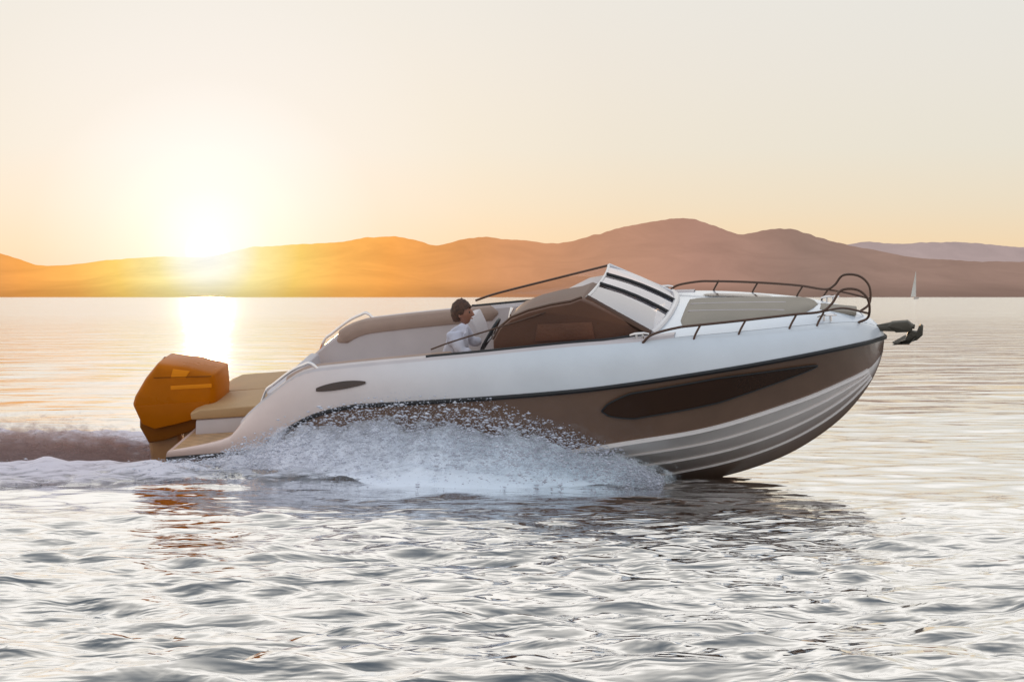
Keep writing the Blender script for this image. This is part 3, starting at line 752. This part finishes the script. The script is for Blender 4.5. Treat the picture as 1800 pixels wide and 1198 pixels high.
# ------------------------------------------------------------------ SPRAY AND WAKE
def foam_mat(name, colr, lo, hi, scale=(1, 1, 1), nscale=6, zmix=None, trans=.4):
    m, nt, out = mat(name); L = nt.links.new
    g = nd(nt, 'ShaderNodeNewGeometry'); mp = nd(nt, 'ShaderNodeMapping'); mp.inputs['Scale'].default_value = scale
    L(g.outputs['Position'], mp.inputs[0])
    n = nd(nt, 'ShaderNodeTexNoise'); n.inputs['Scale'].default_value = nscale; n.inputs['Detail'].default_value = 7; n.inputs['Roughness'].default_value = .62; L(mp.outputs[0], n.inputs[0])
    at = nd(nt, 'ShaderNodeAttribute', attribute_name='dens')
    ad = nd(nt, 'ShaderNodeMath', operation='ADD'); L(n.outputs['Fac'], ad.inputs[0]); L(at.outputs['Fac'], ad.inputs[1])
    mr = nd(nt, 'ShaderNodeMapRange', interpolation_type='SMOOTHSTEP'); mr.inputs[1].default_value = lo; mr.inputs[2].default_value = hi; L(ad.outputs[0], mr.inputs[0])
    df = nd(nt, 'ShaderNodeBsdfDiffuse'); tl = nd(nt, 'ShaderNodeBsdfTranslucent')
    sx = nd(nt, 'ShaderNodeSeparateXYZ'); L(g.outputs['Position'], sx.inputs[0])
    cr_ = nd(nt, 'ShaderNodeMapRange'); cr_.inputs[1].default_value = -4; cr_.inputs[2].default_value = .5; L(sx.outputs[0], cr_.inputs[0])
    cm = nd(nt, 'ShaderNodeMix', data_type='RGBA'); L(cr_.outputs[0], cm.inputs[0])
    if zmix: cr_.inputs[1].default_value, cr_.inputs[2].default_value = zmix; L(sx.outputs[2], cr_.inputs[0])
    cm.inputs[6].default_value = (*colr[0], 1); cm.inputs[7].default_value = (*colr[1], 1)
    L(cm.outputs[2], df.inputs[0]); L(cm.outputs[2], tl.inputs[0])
    bp = nd(nt, 'ShaderNodeBump'); bp.inputs['Strength'].default_value = .35; bp.inputs['Distance'].default_value = .03; L(n.outputs[0], bp.inputs['Height']); L(bp.outputs[0], df.inputs['Normal'])
    a = nd(nt, 'ShaderNodeMixShader'); a.inputs[0].default_value = trans; L(df.outputs[0], a.inputs[1]); L(tl.outputs[0], a.inputs[2])
    tr = nd(nt, 'ShaderNodeBsdfTransparent'); b = nd(nt, 'ShaderNodeMixShader'); L(mr.outputs[0], b.inputs[0]); L(tr.outputs[0], b.inputs[1]); L(a.outputs[0], b.inputs[2])
    L(b.outputs[0], out.inputs[0]); return m
FC = ((.96, .86, .88), (.86, .94, .99))
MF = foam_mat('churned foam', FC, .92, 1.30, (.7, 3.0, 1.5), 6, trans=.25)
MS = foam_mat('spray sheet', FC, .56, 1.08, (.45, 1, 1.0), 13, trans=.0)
def dens(o, d):
    a = o.data.attributes.new('dens', 'FLOAT', 'POINT'); a.data.foreach_set('value', d.astype(np.float32).ravel())
def ns(x, y, z=0.0): return noise.noise(Vector((x, y, z)))
# foam on the surface: a churned mat along both sides and behind
def foam_patch():
    ss = np.arange(-17, 2.0, .05); vv = np.arange(-5.2, 5.2, .05)
    Sg, Vg = np.meshgrid(ss, vv)
    Xw = Sg*ux - Vg*uy; Yw = 20 + Sg*uy + Vg*ux
    Zw = wavefield(Xw, Yw) + wake(Xw, Yw)
    d = 1.15 + np.clip(1.4 - Sg, 0, 30)*.15
    rib = np.exp(-((np.abs(Vg) - d - .1)/ (.50 + np.clip(-1.2-Sg, 0, 3)*.20 + np.clip(-4.2-Sg, 0, 20)*.03))**2)
    mid = np.exp(-(Vg/ (1.0 + np.clip(-Sg-3, 0, 20)*.07))**4)*np.clip((-2.6 - Sg)/.6, 0, 1)
    on = np.clip((1.7 - Sg)/1.0, 0, 1)
    D = np.maximum(rib, mid*.8)*on*np.exp(-np.clip(-Sg - 6, 0, 99)/22)
    nz_ = np.array([[ns(a*1.6, b*2.4, 3) + .6*ns(a*5, b*6, 1) for a in ss] for b in vv])
    Zf = Zw + .015 + .075*D*(nz_ + .5)
    keep = (D > .12)
    idx = np.arange(D.size).reshape(D.shape); q = keep[:-1, :-1] | keep[1:, 1:] | keep[1:, :-1] | keep[:-1, 1:]
    a = idx[:-1, :-1][q]; b = idx[:-1, 1:][q]; c = idx[1:, 1:][q]; e = idx[1:, :-1][q]
    o = npmesh('wake_foam', np.stack([Xw, Yw, Zf], -1).reshape(-1, 3), np.stack([a, b, c, e], -1), MF)
    dens(o, D*.76 + .20*nz_); return tag(o, 'churned white foam spreading along the waterline and astern of the motorboat', 'foam', kind='stuff')
foam_patch()
# spray curtains thrown out along the hull
def curtain():
    V = []; Fc = []; Dn = []; base = 0
    prof_x = [-16, -9, -6, -4.4, -3.4, -2.6, -2.1, -1.7, -1.1, -.3, .5, 1.0, 1.4, 1.85]
    prof_h = [.14, .18, .22, .24, .26, .32, .46, .66, .74, .72, .62, .50, .40, .14]
    for side in (-1, 1):
        for layer in range(5):
            ss = np.arange(-16, 1.9, .05); nv = 22; off = layer*.11
            for i, s in enumerate(ss):
                h = float(np.interp(s, prof_x, prof_h))*(1 - .13*layer)*(1 + .30*ns(s*1.3, layer*3.1, side) + .18*ns(s*5, layer, 2))
                for j in range(nv):
                    t = j/(nv-1)
                    out_ = np.interp(s, [-3.5, -.4, .4, 1.2, 1.85], [1.58, 1.50, 1.37, 1.05, .6]) + max(0, -3.4 - s)*.06 + off*.8 + .46*(1 - t)**1.3*min(1, (1.9 - s)/.6) - .06 + .10*ns(s*.9, layer, 5)*t
                    out_ *= side; z = h*t - .07
                    V.append((s*ux - out_*uy, 20 + s*uy + out_*ux, z + .02*ns(s*6, t*6, layer)))
                    Dn.append((1.0 - .86*t**1.35)*min(1, (1.9 - s)/.7))
            n = len(ss); a = (np.arange(n-1)[:, None]*nv + np.arange(nv-1)[None]).reshape(-1) + base
            Fc.append(np.stack([a, a+1, a+nv+1, a+nv], -1)); base += n*nv
    o = npmesh('spray_curtain', np.array(V), np.concatenate(Fc), MS); dens(o, np.array(Dn))
    tag(o, 'bluish white spray thrown up along the side of the speeding motorboat', 'spray', kind='stuff')
curtain()
def rooster():
    V = []; Fc = []; Dn = []; base = 0
    for layer in range(8):
        v0 = -1.0 + layer*.30; ss = np.arange(-16, -3.3, .06); nv = 16
        for s in ss:
            k = min(1, (-3.3 - s)/1.6)
            h = (.34 + .52*k)*(1 - .3*abs(v0)/1.2)*(1 + .28*ns(s*1.1, layer*2.3) + .25*ns(s*4, layer) + .15*ns(s*11, layer))
            for j in range(nv):
                t = j/(nv-1); v = v0 + .12*ns(s, t*2, layer)
                V.append((s*ux - v*uy, 20 + s*uy + v*ux, h*t - .08)); Dn.append((.82 - .66*t)*(.55 + .45*min(1, k*2)))
        n = len(ss); a = (np.arange(n-1)[:, None]*nv + np.arange(nv-1)[None]).reshape(-1) + base
        Fc.append(np.stack([a, a+1, a+nv+1, a+nv], -1)); base += n*nv
    o = npmesh('stern_spray', np.array(V), np.concatenate(Fc), MR); dens(o, np.array(Dn))
    tag(o, 'rosy brown plume of spray trailing behind the outboard motor', 'spray', kind='stuff')
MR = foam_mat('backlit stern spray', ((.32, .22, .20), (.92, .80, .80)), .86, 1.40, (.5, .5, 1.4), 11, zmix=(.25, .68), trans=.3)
rooster()
# droplets
def droplets():
    oc = np.array([(1,0,0),(-1,0,0),(0,1,0),(0,-1,0),(0,0,1),(0,0,-1)], float)
    of = np.array([(0,2,4),(2,1,4),(1,3,4),(3,0,4),(2,0,5),(1,2,5),(3,1,5),(0,3,5)])
    N = 64000; s = np.where(rng.random(N) < .75, rng.uniform(-3.2, 1.7, N), rng.uniform(-12, -3, N))
    side = np.where(rng.random(N) < .72, -1, 1)
    hh = np.interp(s, [-12, -6, -3.6, -2.6, -1.9, -1.2, -.5, .2, .8, 1.3, 1.7], [.2, .22, .18, .26, .56, .80, .86, .80, .60, .36, .12])
    t = rng.random(N)**.8
    out_ = side*(np.interp(s, [-3.5, .4, 1.3], [1.38, 1.38, 1.0]) + np.clip(-3.4 - s, 0, 99)*.06 + rng.normal(.22, .22, N).clip(0, 1.2) + .2*t)
    z = hh*t*rng.uniform(.65, 1.08, N)
    P_ = np.stack([s*ux - out_*uy, 20 + s*uy + out_*ux, z], -1)
    r = rng.lognormal(math.log(.0024), .7, N).clip(.001, .013)
    V = P_[:, None, :] + oc[None]*r[:, None, None]*np.array([2.3, 1.2, .9])
    Fc = (np.arange(N)[:, None, None]*6 + of[None]).reshape(-1, 3)
    o = npmesh('spray_droplets', V.reshape(-1, 3), Fc, simple('water droplets', (.62, .62, .68), .15, coat=.5))
    tag(o, 'flying water droplets above the spray beside the hull', 'droplets', kind='stuff')
droplets()

# ------------------------------------------------------------------ SUN DIRECTION, HILLS
sund = ray(365, 441)                         # the sun just over the hills
saz = math.atan2(sund.x, sund.y); sel = math.asin(sund.z)
def sun_angle_nodes(nt, vec_out):
    """degrees between a direction and the sun, anisotropic helper outputs too"""
    L = nt.links.new
    nrm = nd(nt, 'ShaderNodeVectorMath', operation='NORMALIZE'); L(vec_out, nrm.inputs[0])
    dt = nd(nt, 'ShaderNodeVectorMath', operation='DISTANCE'); L(nrm.outputs[0], dt.inputs[0]); dt.inputs[1].default_value = tuple(sund)
    dg = nd(nt, 'ShaderNodeMath', operation='MULTIPLY'); dg.inputs[1].default_value = 57.3; L(dt.outputs['Value'], dg.inputs[0])
    return nrm, dg
def ramp(nt, fac_out, lo, hi, stops):
    L = nt.links.new; mr = nd(nt, 'ShaderNodeMapRange'); mr.inputs[1].default_value = lo; mr.inputs[2].default_value = hi; L(fac_out, mr.inputs[0])
    cr = nd(nt, 'ShaderNodeValToRGB'); e = cr.color_ramp; e.interpolation = 'EASE' if False else 'LINEAR'
    while len(e.elements) > 1: e.elements.remove(e.elements[0])
    e.elements[0].position = (stops[0][0]-lo)/(hi-lo); e.elements[0].color = (*stops[0][1], 1)
    for p, c in stops[1:]:
        q = e.elements.new((p-lo)/(hi-lo)); q.color = (*c, 1)
    L(mr.outputs[0], cr.inputs[0]); return cr
def s2l(r, g, b): return tuple(((c/255)/12.92 if c/255 < .04045 else ((c/255 + .055)/1.055)**2.4) for c in (r, g, b))
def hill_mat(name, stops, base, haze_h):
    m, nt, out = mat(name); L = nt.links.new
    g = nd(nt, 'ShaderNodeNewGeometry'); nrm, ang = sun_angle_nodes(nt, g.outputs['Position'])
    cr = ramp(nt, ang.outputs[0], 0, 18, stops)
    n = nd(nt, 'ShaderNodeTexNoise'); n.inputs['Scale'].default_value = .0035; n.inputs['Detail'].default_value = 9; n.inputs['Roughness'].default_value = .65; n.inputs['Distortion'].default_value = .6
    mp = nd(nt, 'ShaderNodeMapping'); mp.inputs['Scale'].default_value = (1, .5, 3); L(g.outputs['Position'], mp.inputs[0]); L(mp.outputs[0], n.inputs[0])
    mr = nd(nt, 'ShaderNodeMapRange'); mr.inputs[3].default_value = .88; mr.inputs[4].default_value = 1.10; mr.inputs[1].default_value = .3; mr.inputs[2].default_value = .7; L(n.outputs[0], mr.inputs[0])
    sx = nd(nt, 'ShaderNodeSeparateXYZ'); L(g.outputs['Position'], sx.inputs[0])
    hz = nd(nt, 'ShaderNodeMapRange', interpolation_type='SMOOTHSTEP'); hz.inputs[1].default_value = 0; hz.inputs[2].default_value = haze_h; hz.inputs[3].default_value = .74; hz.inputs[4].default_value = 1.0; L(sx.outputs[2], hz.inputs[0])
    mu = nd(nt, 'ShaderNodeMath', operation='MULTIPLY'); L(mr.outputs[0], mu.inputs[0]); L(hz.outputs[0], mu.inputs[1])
    em = nd(nt, 'ShaderNodeEmission'); L(cr.outputs[0], em.inputs[0]); L(mu.outputs[0], em.inputs[1])  # haze and sun glow are emitted by the hill surface itself
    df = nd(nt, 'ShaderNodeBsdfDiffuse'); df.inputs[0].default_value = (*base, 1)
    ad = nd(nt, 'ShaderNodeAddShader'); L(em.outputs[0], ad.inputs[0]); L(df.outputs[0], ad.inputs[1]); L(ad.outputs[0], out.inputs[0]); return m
def hill_range(name, Yd, pts, m, depth=1500, seed=0):
    px = np.array([p[0] for p in pts], float); py = np.array([p[1] for p in pts], float)
    xs = np.linspace(px[0], px[-1], 1100); hs = np.interp(xs, px, py)
    k = np.hanning(17); k /= k.sum(); hp = np.convolve(np.pad(hs, 8, 'edge'), k, 'valid')
    V = []; nv = 22; prof = []
    for x, h in zip(xs, hp):
        Xw = (x - 900)/F*Yd; Hw = max(2, (521 - h)/F*Yd + CAMZ)
        Hw *= 1.05 + .030*ns(x*.02, seed) + .016*ns(x*.08, seed + 3)
        for j in range(nv):
            t = j/(nv-1)                       # 0 shore .. .6 ridge .. 1 back
            if t < .6: f = (t/.6); hh = Hw*(f**1.1)*(1 - .16*math.sin(math.pi*f)*(1 + ns(Xw*.004, f*4, seed)))
            else: f = (1-t)/.4; hh = Hw*f
            V.append((Xw, Yd + (t - .6)*depth + 60*ns(Xw*.003, 1, seed)*(t < .6), hh - 3*(t == 0)))
    n = len(xs); a = (np.arange(n-1)[:, None]*nv + np.arange(nv-1)[None]).reshape(-1)
    o = npmesh(name, np.array(V), np.stack([a, a+1, a+nv+1, a+nv], -1), m); tag(o, kind='structure'); return o
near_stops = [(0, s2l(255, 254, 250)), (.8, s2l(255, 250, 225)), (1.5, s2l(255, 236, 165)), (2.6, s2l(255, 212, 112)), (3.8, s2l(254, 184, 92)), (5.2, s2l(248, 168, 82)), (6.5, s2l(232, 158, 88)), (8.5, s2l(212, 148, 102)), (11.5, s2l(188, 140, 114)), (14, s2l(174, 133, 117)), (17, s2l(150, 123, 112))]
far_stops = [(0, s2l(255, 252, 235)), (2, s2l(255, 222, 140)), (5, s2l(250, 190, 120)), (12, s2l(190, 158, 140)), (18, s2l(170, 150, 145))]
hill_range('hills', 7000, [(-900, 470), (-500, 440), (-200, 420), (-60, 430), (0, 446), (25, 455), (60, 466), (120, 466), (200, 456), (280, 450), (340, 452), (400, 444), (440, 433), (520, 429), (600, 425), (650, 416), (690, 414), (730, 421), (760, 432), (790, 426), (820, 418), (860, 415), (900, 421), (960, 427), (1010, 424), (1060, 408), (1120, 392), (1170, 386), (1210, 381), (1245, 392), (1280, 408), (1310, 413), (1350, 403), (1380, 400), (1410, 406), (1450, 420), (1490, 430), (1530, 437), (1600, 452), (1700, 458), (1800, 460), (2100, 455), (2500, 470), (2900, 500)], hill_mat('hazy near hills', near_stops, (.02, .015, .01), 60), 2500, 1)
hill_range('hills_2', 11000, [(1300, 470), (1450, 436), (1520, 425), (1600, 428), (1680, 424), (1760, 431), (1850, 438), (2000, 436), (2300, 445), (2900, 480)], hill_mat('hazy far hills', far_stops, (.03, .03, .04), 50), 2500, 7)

# ------------------------------------------------------------------ distant sailboat
sy = 1500.0; sp_ = W(1610, 523, sy)
sb = empty('sailboat', (sp_.x, sy, 0)); tag(sb, 'tiny pale sailboat far off on the horizon beyond the bow', 'sailboat')
k = sy/F
sb_h = (521 + 2 - 474)*k
MB().prism([(-1.8, 0.05), (1.8, .05), (2.6, 1.2), (-2.0, 1.1)], -1.0, 1.0, .3, .3).build('hull', M['sailhull'], sb)
MB().tube([(0, 0, .5), (0, 0, sb_h)], [.16, .10], 6).build('mast', M['sailhull'], sb)
MB().grid([[(-.3 - (1 - f)*3.6, .0, 1.6 + f*(sb_h - 2.0)), (-.3 - (1 - f)*1.6, .5*math.sin(math.pi*f), 1.6 + f*(sb_h - 2.0)), (-.2, 0, 1.6 + f*(sb_h - 2.0))] for f in [i/12 for i in range(13)]]).build('sail', M['sail'], sb)

# ------------------------------------------------------------------ WORLD
w = bpy.data.worlds.new('World'); sc.world = w; w.use_nodes = True; nt = w.node_tree; nt.nodes.clear(); L = nt.links.new
wo = nd(nt, 'ShaderNodeOutputWorld'); tc = nd(nt, 'ShaderNodeTexCoord')
nrm, ang = sun_angle_nodes(nt, tc.outputs['Generated'])
sx = nd(nt, 'ShaderNodeSeparateXYZ'); L(nrm.outputs[0], sx.inputs[0])
as_ = nd(nt, 'ShaderNodeMath', operation='ARCSINE'); L(sx.outputs[2], as_.inputs[0])
el_ = nd(nt, 'ShaderNodeMath', operation='MULTIPLY'); el_.inputs[1].default_value = 57.3; L(as_.outputs[0], el_.inputs[0])
front = ramp(nt, el_.outputs[0], 0, 90, [(0, s2l(244, 201, 152)), (1.4, s2l(238, 214, 178)), (2.6, s2l(231, 219, 196)), (4.2, s2l(227, 223, 210)), (6.5, s2l(228, 225, 217)), (9, s2l(228, 227, 222)), (15, (1.02, .99, .95)), (35, (1.08, 1.05, 1.0)), (90, (.50, .64, .84))])
back = ramp(nt, el_.outputs[0], 0, 90, [(0, (.74, .70, .70)), (10, (.78, .78, .82)), (35, (.74, .84, .96)), (90, (.52, .66, .88))])
fb = nd(nt, 'ShaderNodeMapRange', interpolation_type='SMOOTHSTEP'); fb.inputs[1].default_value = -.35; fb.inputs[2].default_value = .75; L(sx.outputs[1], fb.inputs[0])
mx = nd(nt, 'ShaderNodeMix', data_type='RGBA'); L(fb.outputs[0], mx.inputs[0]); L(back.outputs[0], mx.inputs[6]); L(front.outputs[0], mx.inputs[7])
glow = ramp(nt, ang.outputs[0], 0, 24, [(0, (3.2, 3.0, 2.4)), (.3, (1.9, 1.8, 1.5)), (.6, (.48, .50, .52)), (1.8, (.20, .25, .33)), (3.2, (.09, .14, .22)), (5, (.03, .06, .10)), (8, (.015, .025, .03)), (12, (.0, .0, .0)), (24, (0, 0, 0))])
ad = nd(nt, 'ShaderNodeVectorMath', operation='ADD'); L(mx.outputs[2], ad.inputs[0]); L(glow.outputs[0], ad.inputs[1])
bg1 = nd(nt, 'ShaderNodeBackground'); L(ad.outputs[0], bg1.inputs[0]); bg1.inputs[1].default_value = 1.0
sky = nd(nt, 'ShaderNodeTexSky'); sky.sky_type = 'NISHITA'; sky.sun_disc = False; sky.sun_elevation = R(2.6); sky.sun_rotation = saz
sky.dust_density = 2.0
bg2 = nd(nt, 'ShaderNodeBackground'); L(sky.outputs[0], bg2.inputs[0]); bg2.inputs[1].default_value = .005
sh_ = nd(nt, 'ShaderNodeAddShader'); L(bg1.outputs[0], sh_.inputs[0]); L(bg2.outputs[0], sh_.inputs[1]); L(sh_.outputs[0], wo.inputs[0])
sl = bpy.data.lights.new('sun', 'SUN'); sl.energy = 2.1; sl.angle = R(.6); sl.color = (1, .66, .36)
so = bpy.data.objects.new('sun', sl); col.objects.link(so)
dirv = Vector((math.sin(saz)*math.cos(R(2.6)), math.cos(saz)*math.cos(R(2.6)), math.sin(R(2.6))))
so.rotation_euler = (-dirv).to_track_quat('-Z', 'Y').to_euler()
sc.cycles.use_denoising = True; sc.cycles.transparent_max_bounces = 40; sc.cycles.max_bounces = 8
sc.cycles.sample_clamp_indirect = 6
